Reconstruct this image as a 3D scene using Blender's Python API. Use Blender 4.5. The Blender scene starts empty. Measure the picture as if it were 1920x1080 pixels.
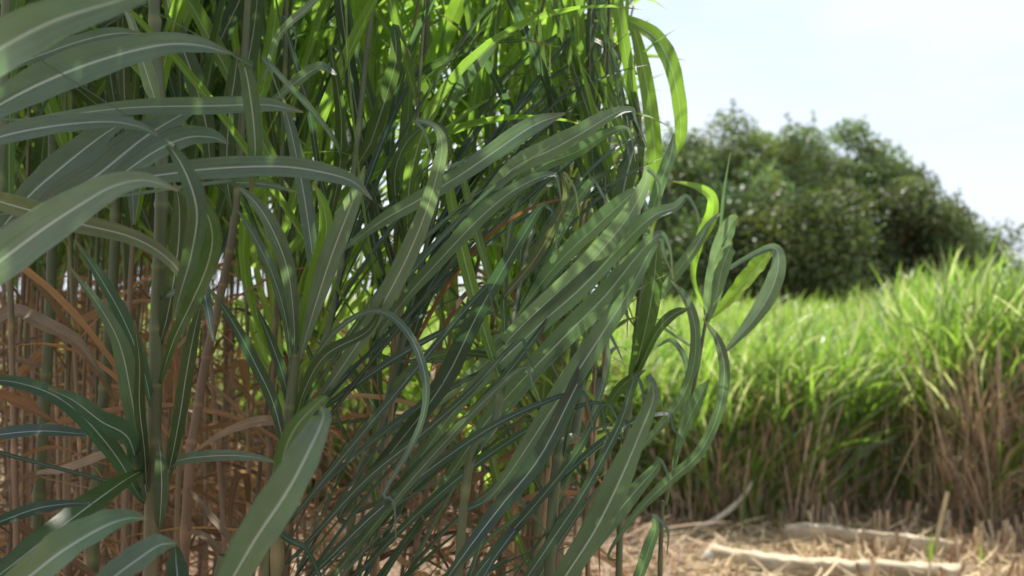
import bpy, math, random
import numpy as np

# ------------------------------------------------------------------ camera, sky, sun, exposure
SC = bpy.context.scene
COL = SC.collection
EYE, FPX, HZ = 1.45, 2059.0, 555.0          # eye height, focal length in photo pixels, horizon row
cam = bpy.data.cameras.new('camera'); camo = bpy.data.objects.new('camera', cam); COL.objects.link(camo)
camo.location = (0, 0, EYE)
camo.rotation_euler = (math.radians(90) + math.atan((HZ - 540) / FPX), 0, 0)
cam.sensor_width = 36.0; cam.lens = 36.0 * FPX / 1920.0
cam.clip_start = 0.05; cam.clip_end = 3000
cam.dof.use_dof = True; cam.dof.focus_distance = 1.3; cam.dof.aperture_fstop = 6.0
SC.camera = camo

SUN_EL, SUN_AZ = math.radians(58), math.radians(-8)     # azimuth from +Y, negative = to the left
w = bpy.data.worlds.new('World'); SC.world = w; w.use_nodes = True
nt = w.node_tree; nt.nodes.clear()
out = nt.nodes.new('ShaderNodeOutputWorld'); bg = nt.nodes.new('ShaderNodeBackground')
sky = nt.nodes.new('ShaderNodeTexSky'); sky.sky_type = 'NISHITA'; sky.sun_disc = False
sky.sun_elevation = SUN_EL; sky.sun_rotation = SUN_AZ
sky.air_density = 1.0; sky.dust_density = 1.6; sky.ozone_density = 1.0
tc = nt.nodes.new('ShaderNodeTexCoord'); mp = nt.nodes.new('ShaderNodeMapping')
mp.inputs['Scale'].default_value = (1.0, 1.0, 3.2)
nz = nt.nodes.new('ShaderNodeTexNoise'); nz.inputs['Scale'].default_value = 3.0
nz.inputs['Detail'].default_value = 7; nz.inputs['Roughness'].default_value = 0.55
cr_ = nt.nodes.new('ShaderNodeValToRGB')
cr_.color_ramp.elements[0].position = 0.12; cr_.color_ramp.elements[0].color = (0, 0, 0, 1)
cr_.color_ramp.elements[1].position = 0.52; cr_.color_ramp.elements[1].color = (0.93, 0.93, 0.93, 1)
mx = nt.nodes.new('ShaderNodeMix'); mx.data_type = 'RGBA'
mx.inputs['B'].default_value = (6.0, 6.5, 7.4, 1)
bg.inputs['Strength'].default_value = 0.10
L = nt.links.new
L(tc.outputs['Generated'], mp.inputs['Vector']); L(mp.outputs['Vector'], nz.inputs['Vector'])
L(nz.outputs['Fac'], cr_.inputs['Fac']); L(cr_.outputs['Color'], mx.inputs['Factor'])
L(sky.outputs['Color'], mx.inputs['A']); L(mx.outputs['Result'], bg.inputs['Color'])
L(bg.outputs['Background'], out.inputs['Surface'])

sl = bpy.data.lights.new('sun', 'SUN'); sl.energy = 5.0; sl.angle = math.radians(0.5); sl.color = (1, 0.95, 0.86)
so = bpy.data.objects.new('sun', sl); COL.objects.link(so)
so.rotation_euler = (math.radians(90) - SUN_EL, 0, math.pi - SUN_AZ)
SC.view_settings.view_transform = 'Standard'; SC.view_settings.look = 'None'
SC.view_settings.exposure = 0.72; SC.view_settings.gamma = 1.0
SC.cycles.use_denoising = True
SC.cycles.max_bounces = 7; SC.cycles.diffuse_bounces = 3; SC.cycles.glossy_bounces = 2
SC.cycles.transmission_bounces = 4; SC.cycles.transparent_max_bounces = 4

rng = np.random.default_rng(7)
R = lambda a, b, n=None: rng.uniform(a, b, n)

# ------------------------------------------------------------------ helpers
def P(px, py, d):
    """the place, d metres in front of the camera, seen at photo position px, py"""
    return np.array([(px - 960.0) / FPX * d, d, EYE + (HZ - py) / FPX * d])

def norm(a):
    return a / np.maximum(np.linalg.norm(a, axis=-1, keepdims=True), 1e-9)

def smooth_line(pts, n):
    pts = np.asarray(pts, float)
    p = np.vstack([2 * pts[0] - pts[1], pts, 2 * pts[-1] - pts[-2]])
    m = len(pts) - 1
    t = np.linspace(0, m, n); i = np.minimum(t.astype(int), m - 1); f = (t - i)[:, None]
    a, b, c, d = p[i], p[i + 1], p[i + 2], p[i + 3]
    return 0.5 * (2 * b + (c - a) * f + (2 * a - 5 * b + 4 * c - d) * f * f + (3 * b - a - 3 * c + d) * f ** 3)

class Mesh:
    """collects quads; one Mesh becomes one object"""
    def __init__(s): s.v = []; s.f = []; s.uv = []; s.c = []; s.n = 0
    def grid(s, V, UV, C, close=False):
        # V (B, n, k, 3) ; UV (B, n, k, 2); C (B, n, k, 3)
        B, n, k, _ = V.shape
        idx = np.arange(B * n * k).reshape(B, n, k) + s.n
        if close: idx = np.concatenate([idx, idx[:, :, :1]], axis=2)
        q = np.stack([idx[:, :-1, :-1], idx[:, :-1, 1:], idx[:, 1:, 1:], idx[:, 1:, :-1]], -1).reshape(-1, 4)
        s.v.append(V.reshape(-1, 3)); s.uv.append(UV.reshape(-1, 2)); s.c.append(C.reshape(-1, 3)); s.f.append(q)
        s.n += B * n * k
    def build(s, name, mat, parent=None, smooth=True, origin=None):
        V = np.vstack(s.v).astype(np.float32); F = np.vstack(s.f).astype(np.int32)
        if origin is not None: V = V - np.asarray(origin, np.float32)
        me = bpy.data.meshes.new(name)
        me.vertices.add(len(V)); me.vertices.foreach_set('co', V.ravel())
        me.loops.add(F.size); me.loops.foreach_set('vertex_index', F.ravel())
        me.polygons.add(len(F)); me.polygons.foreach_set('loop_start', np.arange(0, F.size, 4, dtype=np.int32))
        me.polygons.foreach_set('loop_total', np.full(len(F), 4, dtype=np.int32))
        me.update(calc_edges=True)
        UV = np.vstack(s.uv).astype(np.float32)
        me.uv_layers.new(name='uv').data.foreach_set('uv', UV[F.ravel()].ravel())
        C = np.vstack(s.c).astype(np.float32); C = np.hstack([C, np.ones((len(C), 1), np.float32)])
        me.color_attributes.new('tint', 'FLOAT_COLOR', 'POINT').data.foreach_set('color', C.ravel())
        if smooth: me.polygons.foreach_set('use_smooth', np.ones(len(F), dtype=bool))
        me.materials.append(mat)
        o = bpy.data.objects.new(name, me); COL.objects.link(o)
        if parent is not None: o.parent = parent
        if origin is not None and parent is None: o.location = origin
        return o

def ribbons(m, C, S, N, W, tint, us=(0, .27, .5, .73, 1), fold=0.16, wave=0.05, phase=None):
    """blades: C centres (B,n,3), S side and N normal (B,n,3), W widths (B,n), tint (B,3) or (B,n,3)"""
    B, n, _ = C.shape
    us = np.array(us); k = len(us); x = us - 0.5
    v = np.linspace(0, 1, n)
    if phase is None: phase = R(0, 50, B)
    lift = fold * (np.abs(x) * 2) ** 1.0
    V = C[:, :, None] + S[:, :, None] * (W[:, :, None] * x)[..., None] + N[:, :, None] * (W[:, :, None] * lift)[..., None]
    if wave:
        wv = np.sin(v[None] * 31 + phase[:, None]) + 0.6 * np.sin(v[None] * 57 + phase[:, None] * 2)
        V = V + N[:, :, None] * (W[:, :, None] * wave * wv[:, :, None] * (x * 2) * np.abs(x * 2))[..., None]
    UV = np.zeros((B, n, k, 2)); UV[..., 0] = us; UV[..., 1] = v[None, :, None] + np.round(phase)[:, None, None]
    t = np.asarray(tint, float)
    if t.ndim == 2: t = t[:, None]
    Cc = np.broadcast_to(t[:, :, None], (B, n, k, 3)).copy()
    m.grid(V, UV, Cc)

def tube(m, pts, rad, tint, k=9, bumps=None):
    """tapered round stem along pts (n,3)"""
    pts = np.asarray(pts, float); n = len(pts)
    T = norm(np.gradient(pts, axis=0)); a = norm(np.cross(T, [0.13, 1, 0.07])); b = np.cross(T, a)
    th = np.linspace(0, 2 * np.pi, k, endpoint=False)
    V = pts[:, None] + (a[:, None] * np.cos(th)[None, :, None] + b[:, None] * np.sin(th)[None, :, None]) * np.asarray(rad)[:, None, None]
    UV = np.zeros((1, n, k, 2)); UV[0, :, :, 0] = th / 6.283; UV[0, :, :, 1] = np.arange(n)[:, None] / 10.0
    t = np.broadcast_to(np.asarray(tint, float)[:, None], (n, k, 3))[None].copy()
    m.grid(V[None], UV, t, close=True)

def tag(o, label=None, cat=None, group=None, kind=None):
    if label: o['label'] = label
    if cat: o['category'] = cat
    if group: o['group'] = group
    if kind: o['kind'] = kind
    return o

def empty(name, loc):
    o = bpy.data.objects.new(name, None); COL.objects.link(o); o.location = loc; o.empty_display_size = 0.1
    return o

# ------------------------------------------------------------------ materials
def nodes(name):
    m = bpy.data.materials.new(name); m.use_nodes = True; n = m.node_tree; n.nodes.clear()
    return m, n, n.nodes.new, n.links.new

def math_(n, op, a, b=None, clamp=False):
    q = n.nodes.new('ShaderNodeMath'); q.operation = op; q.use_clamp = clamp
    for i, s in enumerate((a, b)):
        if s is None: continue
        if isinstance(s, (int, float)): q.inputs[i].default_value = s
        else: n.links.new(s, q.inputs[i])
    return q.outputs[0]

def mixc(n, f, a, b, mode='MIX'):
    q = n.nodes.new('ShaderNodeMix'); q.data_type = 'RGBA'; q.blend_type = mode
    for key, s in (('Factor', f), ('A', a), ('B', b)):
        sock = [i for i in q.inputs if i.name == key and (i.type == 'RGBA' or key == 'Factor')][0]
        if isinstance(s, (int, float)): sock.default_value = s
        elif isinstance(s, tuple): sock.default_value = (*s, 1)
        else: n.links.new(s, sock)
    return [o for o in q.outputs if o.type == 'RGBA'][0]

def blade_material(name, trans_col, trans_fac, rough, rib, rib_width, spec=0.5, mottle=0.3, stripe=0.45):
    m, n, N, K = nodes(name)
    at = N('ShaderNodeAttribute'); at.attribute_name = 'tint'
    uv = N('ShaderNodeUVMap'); uv.uv_map = 'uv'
    sx = N('ShaderNodeSeparateXYZ'); K(uv.outputs[0], sx.inputs[0])
    # long veins: noise stretched along the blade
    mp = N('ShaderNodeMapping'); mp.inputs['Scale'].default_value = (38, 1.3, 1); K(uv.outputs[0], mp.inputs[0])
    st = N('ShaderNodeTexNoise'); st.inputs['Scale'].default_value = 1.0; st.inputs['Detail'].default_value = 3; K(mp.outputs[0], st.inputs[0])
    mp2 = N('ShaderNodeMapping'); mp2.inputs['Scale'].default_value = (2.0, 9, 1); K(uv.outputs[0], mp2.inputs[0])
    mo = N('ShaderNodeTexNoise'); mo.inputs['Scale'].default_value = 1.0; mo.inputs['Detail'].default_value = 5; K(mp2.outputs[0], mo.inputs[0])
    f = math_(n, 'ADD', math_(n, 'MULTIPLY', math_(n, 'SUBTRACT', st.outputs[0], 0.5), stripe * 2),
              math_(n, 'MULTIPLY', math_(n, 'SUBTRACT', mo.outputs[0], 0.5), mottle * 2))
    f = math_(n, 'ADD', f, 1.0)
    cf = N('ShaderNodeCombineColor'); [K(f, cf.inputs[i]) for i in range(3)]
    base = mixc(n, 1.0, at.outputs['Color'], cf.outputs[0], 'MULTIPLY')
    # edges and tips slightly tanned
    dist = math_(n, 'ABSOLUTE', math_(n, 'SUBTRACT', sx.outputs[0], 0.5))
    ribf = math_(n, 'SUBTRACT', 1.0, math_(n, 'DIVIDE', dist, rib_width), True)
    fv = math_(n, 'FRACT', sx.outputs[1])
    ribf = math_(n, 'MULTIPLY', math_(n, 'POWER', ribf, 0.8), math_(n, 'SUBTRACT', 1.0, math_(n, 'MULTIPLY', fv, 0.4)))
    sp = N('ShaderNodeTexNoise'); sp.inputs['Scale'].default_value = 1.0; sp.inputs['Detail'].default_value = 4
    mp3 = N('ShaderNodeMapping'); mp3.inputs['Scale'].default_value = (7, 30, 1); K(uv.outputs[0], mp3.inputs[0]); K(mp3.outputs[0], sp.inputs[0])
    spots = math_(n, 'MULTIPLY', math_(n, 'SUBTRACT', sp.outputs[0], 0.64), 9.0, True)
    tip = math_(n, 'MULTIPLY', math_(n, 'SUBTRACT', math_(n, 'ADD', fv, math_(n, 'MULTIPLY', dist, 0.12)), 0.93), 14.0, True)
    base = mixc(n, math_(n, 'MULTIPLY', math_(n, 'MAXIMUM', spots, tip), 0.6), base, (0.10, 0.088, 0.045))
    col = mixc(n, ribf, base, rib)
    p = N('ShaderNodeBsdfPrincipled'); K(col, p.inputs['Base Color'])
    p.inputs['Roughness'].default_value = rough; p.inputs['Specular IOR Level'].default_value = spec
    bp = N('ShaderNodeBump'); bp.inputs['Strength'].default_value = 0.6; bp.inputs['Distance'].default_value = 0.001
    K(st.outputs[0], bp.inputs['Height']); K(bp.outputs[0], p.inputs['Normal'])
    tr = N('ShaderNodeBsdfTranslucent')
    K(mixc(n, 1.0, base, trans_col, 'MULTIPLY'), tr.inputs['Color'])
    ms = N('ShaderNodeMixShader'); ms.inputs[0].default_value = trans_fac
    K(p.outputs[0], ms.inputs[1]); K(tr.outputs[0], ms.inputs[2])
    o = N('ShaderNodeOutputMaterial'); K(ms.outputs[0], o.inputs[0])
    return m

M_leaf = blade_material('cane_leaf', (4.5, 4.5, 2.2), 0.45, 0.42, (0.52, 0.58, 0.54), 0.045)
M_near = blade_material('broad_cane_leaf', (4.0, 4.8, 2.0), 0.30, 0.38, (0.52, 0.58, 0.56), 0.045, spec=0.6)
M_dry = blade_material('dry_leaf', (1.5, 1.2, 0.9), 0.32, 0.62, (0.42, 0.30, 0.19), 0.03, spec=0.3)
M_field = blade_material('field_blade', (3.3, 3.3, 1.7), 0.42, 0.26, (0.30, 0.36, 0.2), 0.06, spec=0.5)
M_straw = blade_material('straw', (1.4, 1.2, 0.9), 0.2, 0.6, (0.5, 0.4, 0.27), 0.02, spec=0.3)

def solid(name, noise_scale, c_mul, rough, stretch=(1, 1, 1), bump=0.3, dist=0.002, spec=0.4):
    m, n, N, K = nodes(name)
    at = N('ShaderNodeAttribute'); at.attribute_name = 'tint'
    tc = N('ShaderNodeTexCoord'); mp = N('ShaderNodeMapping'); mp.inputs['Scale'].default_value = stretch
    K(tc.outputs['Object'], mp.inputs[0])
    nz = N('ShaderNodeTexNoise'); nz.inputs['Scale'].default_value = noise_scale; nz.inputs['Detail'].default_value = 6
    K(mp.outputs[0], nz.inputs[0])
    f = math_(n, 'ADD', math_(n, 'MULTIPLY', math_(n, 'SUBTRACT', nz.outputs[0], 0.5), c_mul * 2), 1.0)
    cf = N('ShaderNodeCombineColor'); [K(f, cf.inputs[i]) for i in range(3)]
    p = N('ShaderNodeBsdfPrincipled'); K(mixc(n, 1.0, at.outputs['Color'], cf.outputs[0], 'MULTIPLY'), p.inputs['Base Color'])
    p.inputs['Roughness'].default_value = rough; p.inputs['Specular IOR Level'].default_value = spec
    bp = N('ShaderNodeBump'); bp.inputs['Strength'].default_value = bump; bp.inputs['Distance'].default_value = dist
    K(nz.outputs[0], bp.inputs['Height']); K(bp.outputs[0], p.inputs['Normal'])
    o = N('ShaderNodeOutputMaterial'); K(p.outputs[0], o.inputs[0])
    return m
M_stem = solid('cane_stem', 60, 0.55, 0.5, (1, 1, 0.12))
M_wood = solid('weathered_wood', 30, 0.5, 0.75, (0.08, 1, 1), 0.6, 0.004, 0.2)
M_bark = solid('bark', 12, 0.5, 0.9, (1, 1, 0.3), 0.8, 0.02, 0.2)

def ground_material():
    m, n, N, K = nodes('straw_covered_soil')
    tc = N('ShaderNodeTexCoord')
    a = N('ShaderNodeTexNoise'); a.inputs['Scale'].default_value = 1.4; a.inputs['Detail'].default_value = 8; a.inputs['Roughness'].default_value = 0.65; K(tc.outputs['Object'], a.inputs[0])
    b = N('ShaderNodeTexNoise'); b.inputs['Scale'].default_value = 45; b.inputs['Detail'].default_value = 6; K(tc.outputs['Object'], b.inputs[0])
    r = N('ShaderNodeValToRGB'); e = r.color_ramp.elements
    e[0].position = 0.3; e[0].color = (0.16, 0.10, 0.065, 1); e[1].position = 0.7; e[1].color = (0.48, 0.38, 0.24, 1)
    x = e.new(0.5); x.color = (0.32, 0.24, 0.145, 1)
    K(math_(n, 'ADD', math_(n, 'MULTIPLY', a.outputs[0], 0.5), math_(n, 'MULTIPLY', b.outputs[0], 0.5)), r.inputs[0])
    p = N('ShaderNodeBsdfPrincipled'); K(r.outputs[0], p.inputs['Base Color']); p.inputs['Roughness'].default_value = 0.9
    bp = N('ShaderNodeBump'); bp.inputs['Strength'].default_value = 0.8; bp.inputs['Distance'].default_value = 0.02
    K(b.outputs[0], bp.inputs['Height']); K(bp.outputs[0], p.inputs['Normal'])
    o = N('ShaderNodeOutputMaterial'); K(p.outputs[0], o.inputs[0])
    return m
M_ground = ground_material()

# ------------------------------------------------------------------ the ground
m = Mesh()
g = np.concatenate([-np.geomspace(1500, 12, 22), np.linspace(-11, 11, 90), np.geomspace(12, 1500, 22)])
GX, GY = np.meshgrid(g, g + 5, indexing='ij')
GZ = 0.025 * np.sin(GX * 2.1 + 1) * np.sin(GY * 1.7) + 0.015 * np.sin(GX * 5.3) * np.sin(GY * 6.1 + 2)
GZ = GZ * (np.abs(GX) < 12) * (np.abs(GY - 5) < 12)
V = np.stack([GX, GY, GZ], -1)[None]
m.grid(V, np.zeros(V.shape[:3] + (2,)), np.ones_like(V) * 0.3)
tag(m.build('ground', M_ground), kind='structure')

# ------------------------------------------------------------------ blades that grow from a point and arch over
def grow(n, base, D0, length, gravity, wind, steps=13, curl=None, azn=None):
    """integrates B blades; returns centres, tangents"""
    B = len(base); C = np.zeros((B, steps, 3)); T = np.zeros((B, steps, 3))
    p = base.copy(); D = norm(D0); ds = (length / (steps - 1))[:, None]
    for i in range(steps):
        C[:, i] = p; T[:, i] = D
        s = i / (steps - 1)
        p = p + D * ds
        D = D + np.array([0, 0, -1.0]) * (gravity * (0.25 + 1.5 * s))[:, None] / steps * 13 / 13 + wind / steps
        if curl is not None: D = D + curl * math.sin(s * 7) / steps
        D = norm(D)
    return C, T

def frames(C, T, twist0, twist1):
    up = np.array([0.0, 0, 1])
    S = np.cross(T, up); bad = np.linalg.norm(S, axis=-1) < 0.12
    S[bad] += np.array([0.3, 0.1, 0])
    S = norm(S)
    # keep the side from flipping where the blade arches straight over
    for i in range(1, S.shape[1]):
        d = np.sum(S[:, i] * S[:, i - 1], -1); S[d < 0, i] *= -1
        S[:, i] = norm(S[:, i] * 0.5 + S[:, i - 1] * 0.5)
    S = norm(S - T * np.sum(S * T, -1, keepdims=True))
    N = np.cross(S, T)
    v = np.linspace(0, 1, C.shape[1])
    a = (twist0[:, None] + (twist1 - twist0)[:, None] * v[None])[..., None]
    S2 = S * np.cos(a) + N * np.sin(a); N2 = -S * np.sin(a) + N * np.cos(a)
    flip = np.where(np.mean(N2[..., 2], axis=1) < 0, -1.0, 1.0)[:, None, None]
    return S2, N2 * flip

def profile(n, w, base=0.45):
    v = np.linspace(0, 1, n)
    pr = (base + (1 - base) * np.minimum(1, (v / 0.28)) ** 0.8) * np.maximum(1 - v ** 2.6, 0) ** 0.9
    pr[-1] = 0.02
    return w[:, None] * pr[None]

GREY = np.array([0.054, 0.082, 0.064]); OLIVE = np.array([0.030, 0.056, 0.022])
LIME = np.array([0.085, 0.155, 0.026]); DARK = np.array([0.022, 0.044, 0.034])
PALE = np.array([0.080, 0.108, 0.090]); TAN = np.array([0.30, 0.19, 0.11]); RUST = np.array([0.23, 0.135, 0.08])
BROWN = np.array([0.19, 0.125, 0.088]); SUNNY = np.array([0.120, 0.175, 0.050])
TINT = dict(m=np.array([.050, .090, .050]), g=GREY, o=OLIVE, y=LIME, k=DARK, p=PALE, b=np.array([.22,.165,.11]), r=RUST, n=np.array([.062,.07,.042]))  # y: green for sunlit leaves, the light put into the tint
WIND = np.array([0.75, 0.10, 0.0])

def stem_line(m, pts, r0, r1, brown_to, green_top=True, hue=0.5):
    n = max(40, int(np.sum(np.linalg.norm(np.diff(pts, axis=0), axis=1)) / 0.014))
    c = smooth_line(pts, n)
    s = np.linspace(0, 1, n); r = r0 + (r1 - r0) * s
    z = c[:, 2]
    node = np.zeros(n); node[9::13] = 1
    r = r * (1 + 0.2 * node)
    hh = (hue * 7.3) % 1; br = (BROWN * (1 - hh) + np.array([.28, .20, .115]) * hh) * (0.45 + hue * 0.6); gr = np.array([0.085, 0.105, 0.050]) * (0.75 + 0.5 * hue)
    f = np.clip((z - brown_to) / 0.35 + 0.5, 0, 1)[:, None]
    t = br * (1 - f) + gr * f
    t = t * (1 + 0.6 * node[:, None] * np.array([1, 0.8, 0.5]))
    tube(m, c, r, t)
    return c

def foliage(m, line, z0, z1, count, lmin=0.6, lmax=1.05, wmin=0.019, wmax=0.033, wind=1.0, tints=(GREY, OLIVE), grav=1.0, hang=False, steps=13, combed=False):
    """leaves set alternately along a stem between two heights"""
    zs = line[:, 2]
    z = np.sort(R(z0, z1, count)); idx = np.clip(np.searchsorted(zs, z), 1, len(zs) - 1)
    base = line[idx]; T = norm(line[idx] - line[idx - 1])
    az = R(0, 6.28) + np.arange(count) * math.pi + R(-0.7, 0.7, count)
    if combed: az = R(-0.7, 0.5, count)
    out = np.stack([np.cos(az), np.sin(az), 0 * az], -1)
    ang = R(0.25, 0.75, count) if not hang else R(0.8, 1.9, count)
    near_top = np.clip((z - (z1 - 0.25)) / 0.25, 0, 1); ang = ang * (1 - 0.6 * near_top)
    D0 = T * np.cos(ang)[:, None] + out * np.sin(ang)[:, None]
    ln = R(lmin, lmax, count); wd = R(wmin, wmax, count)
    C, Tg = grow(count, base, D0, ln, R(0.8, 2.4, count) * grav, WIND * wind * R(0.0, 1.3, count)[:, None], steps,
                 curl=rng.normal(0, 0.5, (count, 3)) if hang else None)
    C[:, :, 2] = np.maximum(C[:, :, 2], 0.02)
    tw = R(-0.9, 0.9, count); S, N = frames(C, Tg, tw, tw + R(-1.3, 1.3, count))
    f = R(0, 1, count)[:, None]
    t = tints[0] * f + tints[1] * (1 - f)
    t = t * (R(0.75, 1.25, count) if not hang else R(0.35, 1.35, count))[:, None]
    wd = profile(steps, wd)
    far_x = R(0.12, 0.172, len(C)) if not hang else 0.12                        # nothing reaches out past the wind-trimmed side of the clump
    ok = (C[..., 0] / np.maximum(C[..., 1], .3)).max(1) < far_x
    if not ok.any(): ok[0] = True
    C, S, N, wd, t = C[ok], S[ok], N[ok], wd[ok], t[ok]
    ribbons(m, C, S, N, wd, t, us=(0, .5, 1) if steps < 13 else (0, .27, .5, .73, 1))

# ------------------------------------------------------------------ hero canes and their leaves, placed one by one
# cane: name -> (stem as [(px, py, depth)...] from low to high, radius, brown up to height, label)
CANES = {
 'L0': ([(-190, 3000, .86), (-180, 1200, .86), (-150, 500, .86), (-120, -300, .9)], .010, .8, 'green cane just past the left edge whose wide pale leaf arches lowest across the stems'),
 'L1': ([(-140, 3000, 1.0), (-130, 1200, 1.0), (-110, 500, 1.0), (-80, -300, 1.05)], .010, .8, 'green cane at the left edge holding long white-ribbed leaves flat across the top'),
 'L2': ([(-60, 2800, 1.15), (-60, 1200, 1.15), (-50, 600, 1.15), (-20, -300, 1.2)], .009, .8, 'green cane at the left edge with paired leaves slanting up behind the flat ones'),
 'A':  ([(250, 2700, 1.3), (283, 1080, 1.3), (293, 640, 1.3), (303, 300, 1.3), (300, -250, 1.35)], .0100, 1.18, 'jointed grey-green cane with upright leaves fanning from its lower joints'),
 'B':  ([(40, 2300, 1.75), (68, 1080, 1.75), (95, 560, 1.75), (120, -250, 1.8)], .0105, .6, 'bare light green cane standing left of the jointed grey-green one'),
 'C':  ([(150, 2300, 1.65), (175, 1080, 1.65), (212, 520, 1.65), (250, -250, 1.7)], .0100, .75, 'slim green cane with an orange joint close beside the jointed grey-green one'),
 'D':  ([(300, 2300, 1.5), (345, 1080, 1.5), (375, 740, 1.5), (412, 560, 1.5), (445, 350, 1.5), (490, -250, 1.55)], .0075, 1.5, 'pinkish brown cane slanting up right of the jointed grey-green one'),
 'E':  ([(495, 2500, 1.4), (520, 1080, 1.4), (540, 820, 1.4), (556, 650, 1.4), (575, 560, 1.4), (590, 500, 1.42)], .0095, 1.1, 'cane with brown foot opening into a pale green fan of upright leaves'),
 'K':  ([(330, 2700, .95), (370, 1300, .98), (395, 1150, .98), (420, 1040, .98)], .008, .5, 'near cane whose broad bluish leaf rises blurred from the bottom edge'),
 'G':  ([(-120, 2700, .95), (-80, 1300, .95), (-60, 1150, .95), (0, 300, 1.3), (40, -300, 1.4)], .009, .5, 'low near cane with bright green folded leaves in the bottom left corner'),
 'M1': ([(440, 2500, 1.4), (500, 1080, 1.4), (560, 780, 1.42), (640, 500, 1.5), (740, -300, 1.6)], .006, 1.0, 'wind-bent cane left of the gap with long leaves swept to the right'),
 'M2': ([(600, 2500, 1.5), (650, 1080, 1.5), (720, 780, 1.5), (810, 420, 1.6), (835, 300, 1.65)], .006, 1.0, 'wind-bent cane in the middle with a sheaf of dark leaves combed to the right'),
 'M3': ([(820, 2500, 1.25), (860, 1080, 1.25), (930, 780, 1.28), (985, 480, 1.45), (1000, 430, 1.5)], .006, .9, 'wind-bent cane with the broadest pale leaf tips folding over at the clump edge'),
 'M4': ([(990, 2500, 1.2), (1030, 1080, 1.2), (1080, 800, 1.25), (1110, 620, 1.3), (1122, 560, 1.35)], .007, .9, 'slender cane with white-ribbed leaves curving above the stubble'),
 'T':  ([(960, 2100, 1.9), (1000, 1080, 1.9), (1060, 500, 1.9), (1100, 150, 1.9), (1122, 20, 1.9)], .007, .9, 'cane at the clump edge with sunlit yellow-green leaves hanging against the sky'),
 'U':  ([(660, 2100, 2.0), (700, 1080, 2.0), (760, 500, 2.0), (790, 200, 2.0), (830, -250, 2.0)], .008, .9, 'cane with one wide glowing yellow-green leaf near the top of the clump'),
 'V':  ([(1150, 2100, 1.7), (1160, 1080, 1.7), (1180, 760, 1.7), (1205, 480, 1.7), (1200, 250, 1.7), (1190, 170, 1.7)], .006, .9, 'cane at the right edge with dark olive leaves hanging down its side'),
 'H':  ([(1215, 2000, 1.75), (1237, 1080, 1.75), (1250, 930, 1.75), (1290, 780, 1.75), (1322, 610, 1.75), (1335, 520, 1.75)], .0042, .55, 'outermost thin cane leaning right with a tuft of pale and lime leaves before the trees'),
}
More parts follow.
